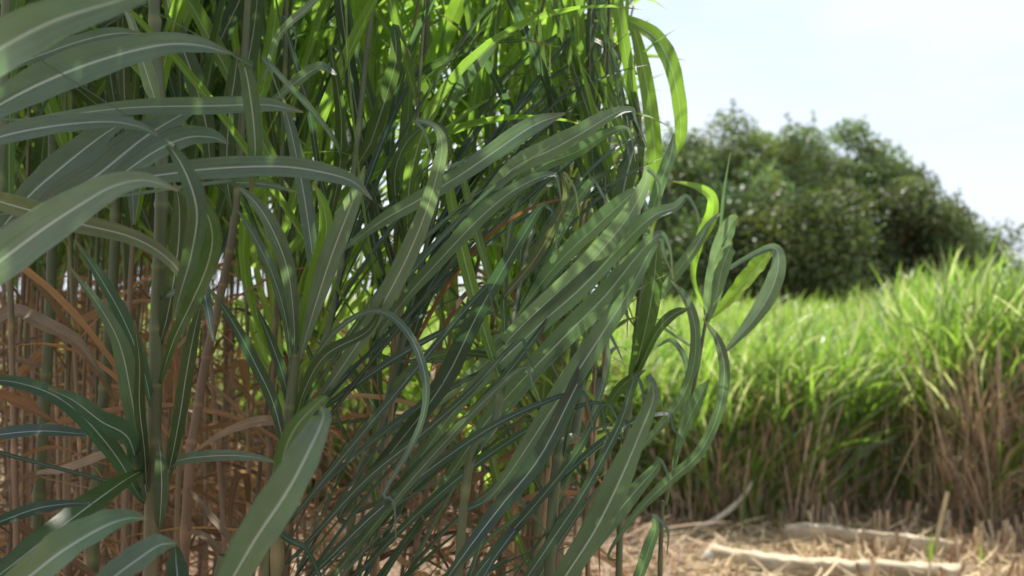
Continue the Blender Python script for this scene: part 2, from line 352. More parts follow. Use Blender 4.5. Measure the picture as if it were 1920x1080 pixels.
# leaf: cane, tint, depth at foot, depth at tip, [(px, py, width in px)...] from foot to tip
LEAVES = [
 ('L0','g',.74,.74,[(-120,190,60),(-60,130,90),(0,90,104),(100,38,88),(220,0,56),(340,-40,8)]),
 ('L1','g',1.1,1.1,[(-60,150,10),(0,132,14),(60,108,22),(150,76,28),(215,62,26),(268,63,5)]),
 ('L1','g',1.0,1.02,[(-100,260,40),(0,195,76),(100,145,80),(200,108,70),(300,84,50),(370,84,34),(436,101,5)]),
 ('L1','o',1.02,1.05,[(425,97,5),(455,120,24),(470,190,34),(478,280,30),(470,360,8)]),
 ('L2','g',1.06,1.08,[(40,225,10),(130,214,18),(250,201,32),(400,198,37),(500,196,29),(568,210,4)]),
 ('L1','g',.95,.97,[(-90,290,40),(0,256,50),(100,236,40),(200,228,30),(262,238,18),(298,255,5)]),
 ('L1','o',.97,1.0,[(290,250,5),(318,275,20),(350,330,38),(369,400,42),(358,480,36),(338,550,22),(325,600,5)]),
 ('L0','p',.85,.88,[(-130,620,60),(-60,540,90),(0,490,98),(80,430,88),(150,384,74),(210,350,54),(270,338,32),(334,357,5)]),
 ('A','o',1.15,.98,[(300,720,14),(325,640,30),(358,570,36),(388,500,42),(398,440,40),(378,385,28),(330,354,4)]),
 ('L2','g',1.16,1.14,[(-40,480,30),(50,372,58),(110,318,60),(180,262,50),(225,232,22),(250,220,4)]),
 ('L2','g',1.12,1.10,[(-20,500,30),(100,385,58),(180,330,62),(270,258,56),(345,212,36),(395,190,4)]),
 ('L2','g',1.09,1.09,[(120,400,10),(220,332,34),(290,284,48),(350,258,45),(400,258,28),(428,270,3)]),
 ('L2','g',1.02,1.04,[(150,350,10),(300,328,44),(400,316,46),(520,312,44),(600,322,40),(660,340,26),(698,374,3)]),
 ('L2','g',1.06,1.06,[(380,345,10),(440,342,22),(500,346,16),(556,360,3)]),
 ('L1','n',1.05,1.15,[(-80,350,20),(0,378,46),(70,398,46),(150,420,42),(250,446,34),(320,490,26),(370,560,18),(400,600,4)]),
 ('A','k',1.25,1.1,[(300,560,10),(340,540,20),(370,500,20),(385,560,22),(400,640,5)]),
 ('A','p',1.28,1.2,[(299,300,10),(292,200,24),(278,150,34),(262,100,26),(240,30,14),(205,-20,6)]),
 ('C','g',1.6,1.55,[(235,180,20),(240,260,32),(247,330,30),(250,420,8)]),
 ('A','g',1.28,1.2,[(280,960,20),(264,850,36),(246,740,42),(226,650,36),(190,580,22),(130,500,4)]),
 ('A','k',1.3,1.22,[(290,790,12),(268,690,26),(232,600,28),(190,525,24),(140,450,4)]),
 ('A','o',1.28,1.2,[(277,940,12),(272,850,20),(262,760,24),(262,680,18),(252,600,5)]),
 ('A','k',1.26,1.15,[(262,930,20),(222,860,36),(160,785,40),(100,740,32),(20,715,24),(-60,715,5)]),
 ('A','k',1.22,1.12,[(262,880,14),(240,820,44),(190,790,40),(140,752,30),(90,728,6)]),
 ('A','k',1.28,1.25,[(180,815,5),(150,813,16),(80,808,26),(0,815,24),(-60,830,14)][::-1]),
 ('G','r',1.2,1.2,[(-60,720,14),(0,740,20),(50,762,22),(108,794,3)]),
 ('G','k',1.1,1.1,[(-60,1000,22),(0,978,26),(70,953,26),(130,944,16),(175,943,3)]),
 ('A','o',1.25,1.0,[(272,880,14),(240,897,32),(190,932,46),(110,992,48),(20,1062,42),(-80,1140,20)]),
 ('G','m',.86,.86,[(-20,1130,50),(50,1085,72),(115,1035,76),(190,990,56),(240,972,32),(276,972,4)]),
 ('G','g',.92,.95,[(160,1130,40),(210,1085,52),(260,1048,54),(300,1022,42),(332,1018,6)]),
 ('A','k',1.1,1.15,[(325,1020,10),(332,1060,40),(335,1110,44),(330,1180,20)]),
 ('A','o',1.28,1.22,[(296,960,14),(318,880,24),(336,790,28),(350,700,30),(365,620,24),(380,560,5)]),
 ('A','o',1.3,1.25,[(296,660,12),(312,600,26),(325,530,36),(335,450,38),(335,380,24),(325,340,4)]),
 ('A','g',1.26,1.24,[(300,990,18),(304,920,32),(302,860,22),(298,826,3)]),
 ('A','p',1.28,1.2,[(292,885,12),(340,862,26),(410,854,24),(470,856,18),(524,868,3)]),
 ('D','b',1.45,1.4,[(358,850,8),(420,812,16),(480,791,22),(530,792,17),(562,806,3)]),
 ('C','b',1.5,1.45,[(70,890,6),(120,880,16),(190,855,18),(260,828,8)]),
 ('B','b',1.6,1.5,[(-40,640,26),(20,585,28),(90,612,30),(140,640,26),(190,700,6)]),
 ('D','b',1.45,1.4,[(350,910,10),(390,960,14),(430,1010,14),(470,1070,8)]),
 ('D','b',1.5,1.4,[(352,990,12),(390,1010,16),(420,1050,12),(440,1090,6)]),
 ('E','g',1.38,1.3,[(553,690,12),(551,600,26),(540,510,32),(515,440,34),(482,384,24),(438,342,3)]),
 ('E','g',1.4,1.36,[(550,720,12),(538,610,20),(515,525,22),(480,450,18),(446,395,3)]),
 ('E','y',1.38,1.32,[(557,670,16),(574,590,34),(598,500,38),(612,440,34),(606,385,22),(588,342,3)]),
 ('E','p',1.36,1.28,[(560,680,14),(586,590,36),(618,490,44),(648,410,42),(668,360,28),(684,310,4)]),
 ('E','g',1.42,1.4,[(600,560,16),(590,510,28),(578,420,32),(565,340,30),(546,250,25),(528,180,5)]),
 ('E','k',1.4,1.3,[(542,880,14),(516,765,28),(480,685,26),(440,610,20),(398,545,3)]),
 ('E','k',1.44,1.35,[(548,800,12),(535,720,20),(508,640,18),(478,570,3)]),
 ('E','o',1.3,1.25,[(548,810,14),(572,730,24),(612,665,26),(690,620,18),(720,560,4)]),
 ('M1','g',1.2,1.2,[(655,340,8),(630,270,14),(585,208,20),(540,160,20),(494,108,3)]),
 ('D','g',1.4,1.3,[(480,215,8),(556,152,22),(598,127,22),(630,140,4)]),
 ('D','p',1.4,1.3,[(490,150,6),(515,80,14),(540,45,16),(572,18,16),(610,-20,6)]),
 ('K','g',.84,.84,[(380,1180,50),(430,1095,76),(480,1010,84),(540,920,80),(582,840,64),(606,785,40),(602,762,6)]),
 ('K','o',.86,.9,[(606,764,4),(570,782,30),(540,830,36),(522,900,26),(505,960,5)]),
 ('M1','g',1.2,1.12,[(545,790,12),(582,690,22),(630,620,20),(690,584,17),(735,594,19),(775,640,21),(798,710,22),(794,780,20),(764,850,20),(720,925,3)]),
 ('M1','p',1.15,1.08,[(570,790,20),(640,690,48),(700,600,56),(750,510,56),(790,420,46),(816,340,37),(829,272,35),(814,236,20),(780,226,4)]),
 ('M2','o',1.5,1.5,[(672,345,16),(698,260,42),(724,180,50),(742,110,42),(740,50,5)]),
 ('M2','o',1.5,1.45,[(770,500,10),(750,420,20),(740,330,26),(760,270,24),(800,234,16),(828,238,4)]),
 ('U','y',1.9,1.9,[(790,215,22),(800,175,38),(818,110,42),(842,50,38),(862,0,32),(880,-60,5)]),
 ('U','g',1.6,1.6,[(822,235,14),(845,195,24),(878,140,30),(908,98,30),(936,78,4)]),
 ('U','y',1.9,1.9,[(800,235,5),(812,160,8),(826,90,8),(838,30,3)]),
 ('E','g',1.1,1.15,[(640,470,10),(710,418,28),(790,372,34),(860,330,34),(930,282,40),(1000,235,38),(1060,212,4)]),
 ('M2','g',1.2,1.15,[(700,650,24),(760,560,34),(830,482,40),(890,418,44),(950,366,44),(1005,335,30),(1038,328,4)]),
 ('M2','k',1.3,1.2,[(640,960,24),(740,840,42),(830,720,50),(890,600,46),(940,510,42),(988,430,36),(1018,386,4)]),
 ('M2','p',1.3,1.25,[(850,440,14),(900,385,30),(960,318,46),(1040,278,54),(1100,244,54),(1150,214,36),(1184,206,3)]),
 ('M2','g',1.28,1.28,[(900,420,14),(1000,322,38),(1080,285,42),(1130,254,32),(1172,240,3)]),
 ('M3','n',1.3,1.25,[(930,580,14),(1000,490,30),(1040,420,32),(1062,370,26),(1056,325,4)]),
 ('M3','g',1.3,1.25,[(1010,530,8),(1050,440,22),(1080,380,34),(1106,345,26),(1112,336,6)]),
 ('M2','p',1.1,1.0,[(760,800,20),(900,690,42),(1000,590,50),(1080,520,54),(1140,455,54),(1185,395,52),(1212,340,36),(1213,316,5)]),
 ('M2','g',1.12,1.08,[(900,660,24),(1040,500,44),(1110,432,58),(1160,386,48),(1190,362,6)]),
 ('M2','g',1.05,1.02,[(740,920,20),(860,760,42),(1000,620,52),(1090,540,54),(1170,455,48),(1225,405,44),(1268,388,30),(1288,368,4)]),
 ('M2','g',1.02,.98,[(790,960,24),(920,780,48),(1040,650,58),(1130,560,60),(1188,488,54),(1222,450,40),(1242,440,5)]),
 ('M3','g',1.1,1.05,[(930,920,30),(1040,760,60),(1120,640,66),(1180,545,50),(1232,452,6)]),
 ('M2','k',1.2,1.1,[(820,1110,26),(930,960,48),(1010,860,48),(1075,735,52),(1130,620,40),(1150,560,5)]),
 ('M4','g',1.02,.98,[(1000,1180,40),(1050,1095,62),(1112,1000,70),(1160,905,70),(1200,812,58),(1226,742,38),(1214,704,5)]),
 ('M4','g',1.1,1.05,[(1020,1140,26),(1085,1055,44),(1150,970,52),(1200,910,46),(1230,876,30),(1234,860,4)]),
 ('M4','g',1.1,1.1,[(1170,1160,24),(1195,1090,32),(1216,1030,38),(1229,992,30),(1226,968,4)]),
 ('M4','g',1.3,1.25,[(1040,960,10),(1085,850,18),(1122,750,20),(1140,680,18),(1134,615,4)]),
 ('M1','k',1.25,1.2,[(540,980,12),(640,860,20),(740,740,24),(840,620,20),(910,540,3)]),
 ('M1','k',1.2,1.15,[(555,1040,14),(680,905,24),(790,815,26),(880,735,20),(970,640,3)]),
 ('M1','k',1.2,1.15,[(570,1090,16),(700,965,28),(830,862,30),(950,785,24),(1080,735,3)]),
 ('M2','k',1.25,1.2,[(640,1110,16),(760,985,28),(880,880,28),(1000,800,20),(1110,755,3)]),
 ('M2','g',1.15,1.1,[(600,1120,20),(690,1000,26),(780,890,30),(900,760,28),(980,690,3)]),
 ('M2','k',1.3,1.2,[(680,1000,16),(760,900,26),(860,800,30),(960,690,26),(1060,560,3)]),
 ('M4','k',1.25,1.2,[(900,1120,18),(980,975,28),(1070,880,26),(1170,800,18),(1250,775,3)]),
 ('M3','k',1.2,1.15,[(850,1140,18),(930,1030,28),(1000,950,28),(1080,850,26),(1130,760,3)]),
 ('M4','k',1.15,1.1,[(960,1140,18),(1030,1020,30),(1090,930,30),(1160,800,26),(1190,710,3)]),
 ('M1','k',1.15,1.2,[(480,960,8),(540,1010,20),(575,1030,16),(600,1080,14),(620,1150,5)]),
 ('V','g',1.6,1.5,[(1140,1040,10),(1190,965,20),(1250,905,28),(1310,850,28),(1346,775,27),(1358,700,28),(1346,640,22),(1318,598,3)]),
 ('V','g',1.6,1.55,[(1150,885,12),(1210,830,22),(1268,762,24),(1298,695,27),(1304,620,27),(1287,562,22),(1258,526,3)]),
 ('H','p',1.75,1.7,[(1322,606,10),(1330,545,26),(1350,472,36),(1368,425,32),(1384,406,16)]),
 ('H','p',1.72,1.68,[(1326,608,10),(1342,560,22),(1355,500,34),(1370,462,28),(1374,456,10)]),
 ('H','y',1.75,1.75,[(1328,600,10),(1360,570,24),(1395,530,32),(1425,495,32),(1446,466,22)]),
 ('H','p',1.74,1.72,[(1440,466,20),(1460,486,28),(1448,540,38),(1412,600,30),(1352,668,3)]),
 ('H','y',1.75,1.72,[(1322,585,8),(1300,520,14),(1312,455,22),(1334,410,28),(1334,370,22),(1306,350,14),(1262,340,3)]),
 ('H','g',1.75,1.72,[(1340,520,5),(1350,440,7),(1358,360,6),(1370,285,2)]),
 ('H','p',1.6,1.6,[(1215,590,10),(1240,552,18),(1270,510,24),(1300,470,24),(1330,420,12),(1350,400,4)]),
 ('H','g',1.7,1.65,[(1262,870,10),(1285,800,24),(1312,745,28),(1330,712,4)]),
 ('H','g',1.74,1.7,[(1258,900,8),(1272,830,14),(1290,700,14),(1262,640,10),(1232,650,3)]),
 ('V','o',1.55,1.5,[(1178,760,16),(1192,690,40),(1212,610,46),(1226,530,46),(1234,440,6)]),
 ('V','o',1.5,1.5,[(1170,740,12),(1198,690,22),(1230,625,24),(1262,590,26),(1296,578,4)]),
 ('V','o',1.5,1.5,[(1130,800,8),(1150,745,24),(1180,712,24),(1210,694,3)]),
 ('V','g',1.5,1.5,[(1205,470,14),(1222,400,28),(1240,340,32),(1258,290,28),(1264,250,4)]),
 ('T','y',1.8,1.8,[(1118,30,10),(1160,30,20),(1200,48,28),(1234,75,34),(1260,130,34),(1274,200,30),(1276,260,24),(1262,300,4)]),
 ('T','y',1.8,1.75,[(1150,20,10),(1185,50,18),(1203,110,28),(1218,190,32),(1228,280,32),(1230,370,26),(1222,440,5)]),
 ('T','y',1.85,1.8,[(1125,-40,12),(1136,20,22),(1141,90,20),(1142,150,16),(1144,210,3)]),
 ('T','o',1.75,1.7,[(1080,40,10),(1110,110,20),(1150,190,24),(1185,215,22),(1200,260,4)]),
 ('T','o',1.8,1.75,[(1075,70,12),(1120,70,20),(1160,100,22),(1195,140,4)]),
 ('T','y',1.85,1.8,[(1085,150,10),(1060,60,18),(1062,10,20),(1058,-40,12)]),
 ('V','o',1.6,1.55,[(1170,480,16),(1165,400,36),(1175,330,50),(1195,270,44),(1205,310,5)][::-1]),
 ('M2','o',1.6,1.55,[(440,330,20),(448,240,34),(458,150,44),(474,60,46),(488,-60,20)]),
 ('M2','y',1.7,1.65,[(470,250,14),(492,170,30),(508,80,36),(520,0,30),(525,-50,10)]),
 ('D','o',1.5,1.45,[(400,330,16),(385,230,36),(360,140,40),(330,60,34),(300,-40,10)]),
 ('D','o',1.5,1.48,[(440,420,14),(425,330,30),(428,230,34),(440,140,30),(446,90,5)]),
 ('M1','o',1.4,1.35,[(620,420,16),(635,330,34),(640,240,38),(632,160,30),(620,90,5)]),
 ('M1','k',1.4,1.38,[(640,470,10),(600,330,18),(580,210,20),(555,120,18),(530,30,6)]),
]

PXW = lambda w_, d: w_ / FPX * d
cane_obj = {}; cane_line = {}
for key, (pts, rad, brown_to, label) in CANES.items():
    W3 = np.array([P(*q) for q in pts])
    W3[0, 2] = 0.0 if W3[0, 2] < 0.35 else W3[0, 2]
    if W3[0, 2] > 0: W3 = np.vstack([[W3[0, 0], W3[0, 1], 0.0], W3])
    if key not in ('H', 'E', 'K', 'T', 'V', 'M2', 'M3', 'M4'):                                     # go on growing above the frame
        top = W3[-1]; zt = R(2.5, 2.9)
        if top[2] < zt: W3 = np.vstack([W3, top + np.array([0.12, 0.03, zt - top[2]])])
    root = empty('grass_cane', (W3[0, 0], W3[0, 1], 0)); cane_obj[key] = root
    tag(root, label, 'grass cane')
    m = Mesh(); cane_line[key] = stem_line(m, W3, rad, rad * 0.55, brown_to, hue=R(0.3, 0.8))
    m.build('stem', M_stem, root, origin=root.location)
    if key in ('L0', 'L1', 'L2', 'A', 'B', 'C', 'D', 'G'):
        m = Mesh()
        foliage(m, cane_line[key], 1.45 + 0.29 * W3[-2][1] + 0.1, cane_line[key][-1, 2], 40 if key[0] == 'L' else 22, tints=(OLIVE, GREY), wind=0.8)  # unseen leaves above the frame, added thickly to shade the near ones
        m.build('foliage', M_leaf, root, origin=root.location)

for key, z0, z1, cnt in (('T', 1.5, 1.95, 30), ('V', 1.2, 1.72, 26), ('M2', 1.35, 1.6, 10), ('M3', 1.3, 1.5, 8)):
    m = Mesh()
    foliage(m, cane_line[key], z0, z1, cnt, lmin=.25, lmax=.55, wmin=.010, wmax=.022, wind=1.0, tints=(LIME, OLIVE), grav=1.0)
    m.build('foliage', M_leaf, cane_obj[key], origin=cane_obj[key].location)
# blades combed to the right by the wind, low on the bent canes
for key, z0, z1, cnt in (('M1', .75, 1.5, 30), ('M2', .7, 1.6, 38), ('M3', .7, 1.5, 34), ('M4', .75, 1.32, 24)):
    m = Mesh()
    foliage(m, cane_line[key], z0, z1, cnt, lmin=.3, lmax=.58, wmin=.007, wmax=.017, wind=.5, tints=(DARK, GREY * .9), grav=.42, combed=True)
    m.build('windswept_foliage', M_near, cane_obj[key], origin=cane_obj[key].location)

for key, tn, d0, d1, pts in LEAVES:
    root = cane_obj[key]; line = cane_line[key]
    if key in ('M1', 'M2', 'M3', 'M4') and pts[-1][2] <= 6:   # a long thin point that bends over
        x, y, q = pts[-1]; pts = [(a_, b_, c_ * (.8 if i > len(pts) - 4 else 1)) for i, (a_, b_, c_) in enumerate(pts[:-1])]
        pts = pts + [(x, y, max(10, pts[-1][2] * .5)), (x + R(8, 26), y + R(14, 34), 7), (x + R(18, 40), y + R(55, 95), 2)]
    a = np.array(pts, float); n = len(a)
    ds = np.linspace(d0, d1, n)
    lp = np.stack([line[:, 0] / line[:, 1] * FPX + 960, HZ - (line[:, 2] - EYE) / line[:, 1] * FPX], 1)
    jj = np.argmin(np.linalg.norm(lp - a[0, :2], axis=1)); near_stem = np.linalg.norm(lp[jj] - a[0, :2]) < 160
    if near_stem and line[jj, 1] > .5:                         # the foot sits at its stem's own distance
        ds = ds + (line[jj, 1] - ds[0]) * np.clip(1 - np.linspace(0, 1, n) / .6, 0, 1) ** 1.5
    C3 = np.array([P(x, y, d) for (x, y, _), d in zip(a, ds)])
    wd = np.array([PXW(q, d) for q, d in zip(a[:, 2], ds)]) * (.72 if key in ('M1', 'M2', 'M3', 'M4', 'V') else .88)
    # join the foot of the leaf to its stem
    foot = C3[0]; j = np.argmin(np.linalg.norm(line - foot, axis=1)); gap = np.linalg.norm(line[j] - foot)
    if 0.012 < gap < 0.6:
        back_ = foot - norm((C3[1] - C3[0])[None])[0] * gap * 1.1
        below = line[np.argmin(np.linalg.norm(line - back_, axis=1))]
        C3 = np.vstack([below, C3]); wd = np.concatenate([[min(wd[0], 0.010)], wd])
    wd = wd * np.clip(0.5 + np.linspace(0, 1, len(wd)) / .35 * .5, 0, 1)
    full = smooth_line(np.hstack([C3, wd[:, None]]), 34)
    C = full[:, :3]; W = np.maximum(full[:, 3], 0.0008)
    T = norm(np.gradient(C, axis=0))
    view = norm(C - np.array([0, 0, EYE]))
    S = norm(np.cross(T, view)); N = np.cross(S, T)
    N = N * np.where(np.sum(N * view, -1) > 0, -1, 1)[:, None]
    lean = np.cross(T, N)                                     # turn the face upwards, as held leaves are
    sgn = np.where(lean[:, 2] * 1.0 > 0, 1.0, -1.0)
    seed = R(0, 6.28)
    roll = (0.45 + 0.18 * np.sin(np.linspace(0, 3, 34) + seed))
    # blend sign smoothly to avoid kinks
    k = np.abs(lean[:, 2]); roll = roll * sgn * np.clip(k * 3, 0.0, 1) + 0.2 * math.sin(seed)
    N2 = norm(N * np.cos(roll)[:, None] + lean * np.sin(roll)[:, None]); S2 = norm(np.cross(T, N2))
    W = W / np.maximum(np.cos(roll), 0.6)
    tint = TINT[tn] * R(0.85, 1.15)
    m = Mesh()
    ribbons(m, C[None], S2[None], N2[None], W[None], tint[None], us=(0, .2, .38, .5, .62, .8, 1), fold=0.11, wave=0.035)
    dry = tn in 'brn' and tn != 'n'
    o = m.build('leaf' if not dry else 'dry_leaf', M_dry if dry else (M_leaf if tn in 'yo' and key not in ('A', 'L1') else M_near), root, origin=root.location)
    if tn == 'r': o['label'] = 'dying leaf with an orange middle'

# ------------------------------------------------------------------ the body of the clump: every cane a thing of its own
def inside(x, y):
    if y < 1.45 - 0.10 * x: return False
    r = x / y * FPX + 960
    back = 2.75 if r > 620 else 2.75 + (620 - r) / 620 * 3.4
    right = 1075 - 30 * (y - 1.5)
    if r > 780 and y < 1.75: return False
    return r < right and y < min(back, 6.2) and x > -3.2

spots = []; tries = 0
while len(spots) < 262 and tries < 60000:
    tries += 1
    x, y = R(-2.5, 0.6), R(1.5, 6.2)
    if not inside(x, y): continue
    r = x / y * FPX + 960
    if r < -170: continue
    if y > 2.6 and r > 600 and rng.random() < 0.6: continue
    if 700 < r < 900 and y < 2.0: continue
    if 690 < r < 890 and rng.random() < 0.3: continue
    if any((x - a) ** 2 + (y - b) ** 2 < 0.06 ** 2 for a, b, _ in spots): continue
    spots.append((x, y, r))
for _ in range(16):
    y = R(1.8, 2.5); r = R(860, 1075); spots.append(((r - 960) / FPX * y, y, r))
for x, y, r in spots:
    h = R(2.2, 3.0) if y > 1.8 else R(2.3, 2.8)
    if r > 560: h = R(1.85, 2.2) + (y - 1.6) * 0.08 + (.08 if y < 2.2 else 0)
    if r > 900: h = R(1.8, 2.15) + (y - 1.6) * 0.16
    lx = R(-0.05, 0.2) + (0.1 if r > 600 else 0) - (.1 if r > 950 else 0); ly = R(-0.15, 0.15); lx += rng.normal(0, .07)
    lx = min(lx, (1180 - r) / FPX * y)
    t = np.linspace(0, 1, 6)[:, None]
    pts = np.array([x, y, 0]) + np.hstack([lx * t ** 1.6, ly * t, h * t]) + np.hstack([R(-.015, .015, (6, 2)), np.zeros((6, 1))])
    root = empty('grass_cane', (x, y, 0))
    m = Mesh(); ln = stem_line(m, pts, R(.0042, .0085) * (.8 if r < 640 else 1), .002, R(1.25, 1.85), hue=R(0, 1)); m.build('stem', M_stem, root, origin=root.location)
    m = Mesh(); back = y > 2.3
    t2 = (LIME * 1.1, SUNNY) if y > 2.0 and r > 480 else (OLIVE, LIME) if rng.random() < 0.45 or back else (DARK, OLIVE)  # sun on the crown and shade inside are put into these tints
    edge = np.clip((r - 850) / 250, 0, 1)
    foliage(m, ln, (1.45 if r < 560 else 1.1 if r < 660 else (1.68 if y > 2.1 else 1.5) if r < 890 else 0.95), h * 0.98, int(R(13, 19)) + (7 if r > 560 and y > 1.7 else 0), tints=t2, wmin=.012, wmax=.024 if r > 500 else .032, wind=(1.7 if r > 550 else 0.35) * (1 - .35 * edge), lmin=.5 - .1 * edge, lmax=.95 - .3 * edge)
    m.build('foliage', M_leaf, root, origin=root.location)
    m = Mesh(); foliage(m, ln, 0.15, 1.35, int(R(7, 13)), .2, .6 - .25 * edge, .006, .017, 0.2, (np.array([.33, .23, .125]), RUST), 1.5, hang=True)
    m.build('dry_foliage', M_dry, root, origin=root.location)
    if r < 330: lab, grp = 'tall green-topped cane among the crowded stems deep in the left of the clump', 'canes crowded in the left of the clump'
    elif r < 700: lab, grp = 'tall brown-footed cane in the shade between the jointed cane and the bright gap', 'canes shaded left of the gap'
    elif r < 950: lab, grp = 'cane in the thin middle of the clump where sky glints through', 'canes in the thin middle'
    else: lab, grp = 'cane in the dark right-hand end of the clump beside the open field', 'canes at the right end of the clump'
    tag(root, lab, 'grass cane', grp)

# fallen leaves and straw on the clump's floor and the cut strip
def litter(n, xr, yr, lr, wr, tints, name, label, lift=0.03):
    m = Mesh(); x = R(*xr, n); y = R(*yr, n); az = R(0, 6.28, n)
    base = np.stack([x, y, R(0.02, 0.02 + lift, n)], -1)
    D0 = np.stack([np.cos(az), np.sin(az), R(-0.05, 0.35, n)], -1)
    C, T = grow(n, base, D0, R(*lr, n), R(0.02, 0.16, n), rng.normal(0, 0.8, (n, 3)) * [1, 1, 0], 6)
    C[:, :, 2] = np.maximum(C[:, :, 2], 0.035 + R(0, .02, n)[:, None])
    S, N = frames(C, T, R(-.6, .6, n), R(-.6, .6, n))
    f = R(0, 1, n)[:, None]
    ribbons(m, C, S, N, profile(6, R(*wr, n)), (tints[0] * f + tints[1] * (1 - f)) * R(.6, 1.3, n)[:, None], us=(0, .5, 1), wave=0)
    tag(m.build(name, M_straw), label, name.replace('_', ' '), kind='stuff')
litter(5200, (-3.2, 0.9), (1.4, 6.4), (.15, .5), (.008, .022), (TAN * 1.2, BROWN * 1.2), 'leaf_litter', 'brown fallen leaves heaped under the tall clump', 0.12)
litter(11000, (-0.6, 4.6), (4.4, 7.0), (.08, .4), (.005, .016), (np.array([.66, .53, .33]), np.array([.40, .30, .18])), 'straw', 'pale cut straw strewn over the ground before the field')

# ------------------------------------------------------------------ the field behind
def clump_edge(x):                       # where the standing crop starts
    return 6.85 - 0.55 * np.clip((x - 2.45) / .35, 0, 1) + 0.10 * np.sin(x * 3.1) + 0.05 * np.sin(x * 9)

def canopy(x, y):
    rise = np.clip((x - (2.15 + (y - 6.7) * 0.30)) / 0.6, 0, 1); rise = rise * rise * (3 - 2 * rise)
    base = 0.90 + 0.20 * np.clip((y - 6.9) / 6, 0, 1)
    return base + rise * 0.38 * np.clip(1.6 - (y - 6.6) / 12, 0, 1) + 0.06 * np.sin(x * 4.1 + y) + 0.05 * np.sin(y * 2.7 - x * 1.3) + 0.05 * np.sin(x * 13 + 3 * np.sin(y * 5)) * np.sin(y * 9)

def field(n, dist, name, label, greens, hr=(0.45, 1.0), lr=(.35, .7), wr=(.010, .022), mat=M_field, drop=1.0, xlim=None, grav=1.0, front=False, tops=True):
    m = Mesh()
    y = dist(n); x = R(-0.45, 0.56, n) * y
    if xlim: x = R(*xlim, n)
    e = clump_edge(x); y = np.maximum(y, 0) + (e if front else 0); keep = y > e; x, y = x[keep], y[keep]; n = len(x)
    H = canopy(x, y)
    f = R(*hr, n); base = np.stack([x, y, H * f - 0.30 * R(0.2, 1, n)], -1); base[:, 2] = np.maximum(base[:, 2], 0.05)
    az = R(0, 6.28, n); tilt = R(0.1, 0.8, n)
    D0 = np.stack([np.cos(az) * np.sin(tilt), np.sin(az) * np.sin(tilt), np.cos(tilt)], -1)
    C, T = grow(n, base, D0, R(*lr, n), R(0.25, 0.75, n) * grav, np.array([0.5, 0, 0]) * R(0, 1.4, n)[:, None], 8)
    C[:, :, 2] = np.maximum(C[:, :, 2], 0.03)
    tw = R(-1.2, 1.2, n); S, N = frames(C, T, tw, tw + R(-1, 1, n))
    q = R(0, 1, n)[:, None]; t = (greens[0] * q + greens[1] * (1 - q)) * R(.7, 1.3, n)[:, None]
    if mat is M_field: t = np.where(R(0, 1, (n, 1)) < .2, np.array([.24, .27, .19]), t)  # some blades made pale: bright glints put into their tint
    ribbons(m, C, S, N, profile(8, R(*wr, n) * (1 + np.clip(y - 8, 0, 25) * 0.035)), t, us=(0, .5, 1), wave=0)
    return m, name, label, mat
def put(q, cat): tag(q[0].build(q[1], q[3]), q[2], cat, kind='stuff')
near = lambda n: 6.6 + rng.exponential(0.7, n)
far = lambda n: 7.0 + 33 * R(0, 1, n) ** 2.0
put(field(30000, far, 'field_grass', 'sunlit bright green crop filling the field up to the dark trees', (SUNNY, LIME * 1.35), hr=(.7, 1.02), wr=(.012, .026), grav=2.4), 'grass')
put(field(11500, lambda n: rng.exponential(0.35, n), 'edge_grass', 'green blades arching over the cut front edge of the field', (SUNNY, LIME * 1.1), hr=(.2, 1.03), front=True, xlim=(-2.5, 4.4), wr=(.012, .028), grav=2.2), 'grass')
put(field(9000, lambda n: rng.exponential(0.3, n), 'dead_grass', 'dry brown leaves hanging below the green along the field edge', (np.array([.55, .43, .29]), np.array([.36, .27, .18])), hr=(.1, .85), lr=(.2, .5), wr=(.007, .016), mat=M_dry, front=True, xlim=(-2.5, 4.4), grav=2.0), 'dead grass')
# more dead leaves on the taller, browned corner
m_ = field(5000, lambda n: rng.exponential(0.12, n), 'browned_grass', 'tangle of brown dead leaves on the tall corner at the right', (np.array([.58, .47, .33]), np.array([.38, .30, .21])), hr=(.1, .68), lr=(.25, .55), wr=(.008, .018), mat=M_dry, front=True, xlim=(2.62, 4.4), grav=2.2)
put(m_, 'dead grass')

def stalks(n, xr, name, label, hmul, tints, front=0.35, rad=(.004, .008)):
    m = Mesh(); x = R(*xr, n); y = clump_edge(x) + rng.exponential(front, n)
    for i in range(n):
        h = canopy(x[i], y[i]) * R(*hmul); lx, ly = rng.normal(0, 0.10, 2)
        t = np.linspace(0, 1, 5)[:, None]
        pts = np.array([x[i], y[i], 0]) + np.hstack([lx * t ** 1.4, ly * t, h * t])
        f = rng.random(); c = (tints[0] * f + tints[1] * (1 - f)) * R(.7, 1.3)
        tube(m, pts, np.linspace(1, .6, 5) * R(*rad), np.tile(c, (5, 1)), k=5)
    tag(m.build(name, M_stem), label, 'stalks', kind='stuff')
stalks(2000, (-2.5, 4.4), 'crop_stalks', 'crowded brown stalks along the foot of the standing crop', (.55, .95), (np.array([.64, .52, .35]), BROWN * 2.6))

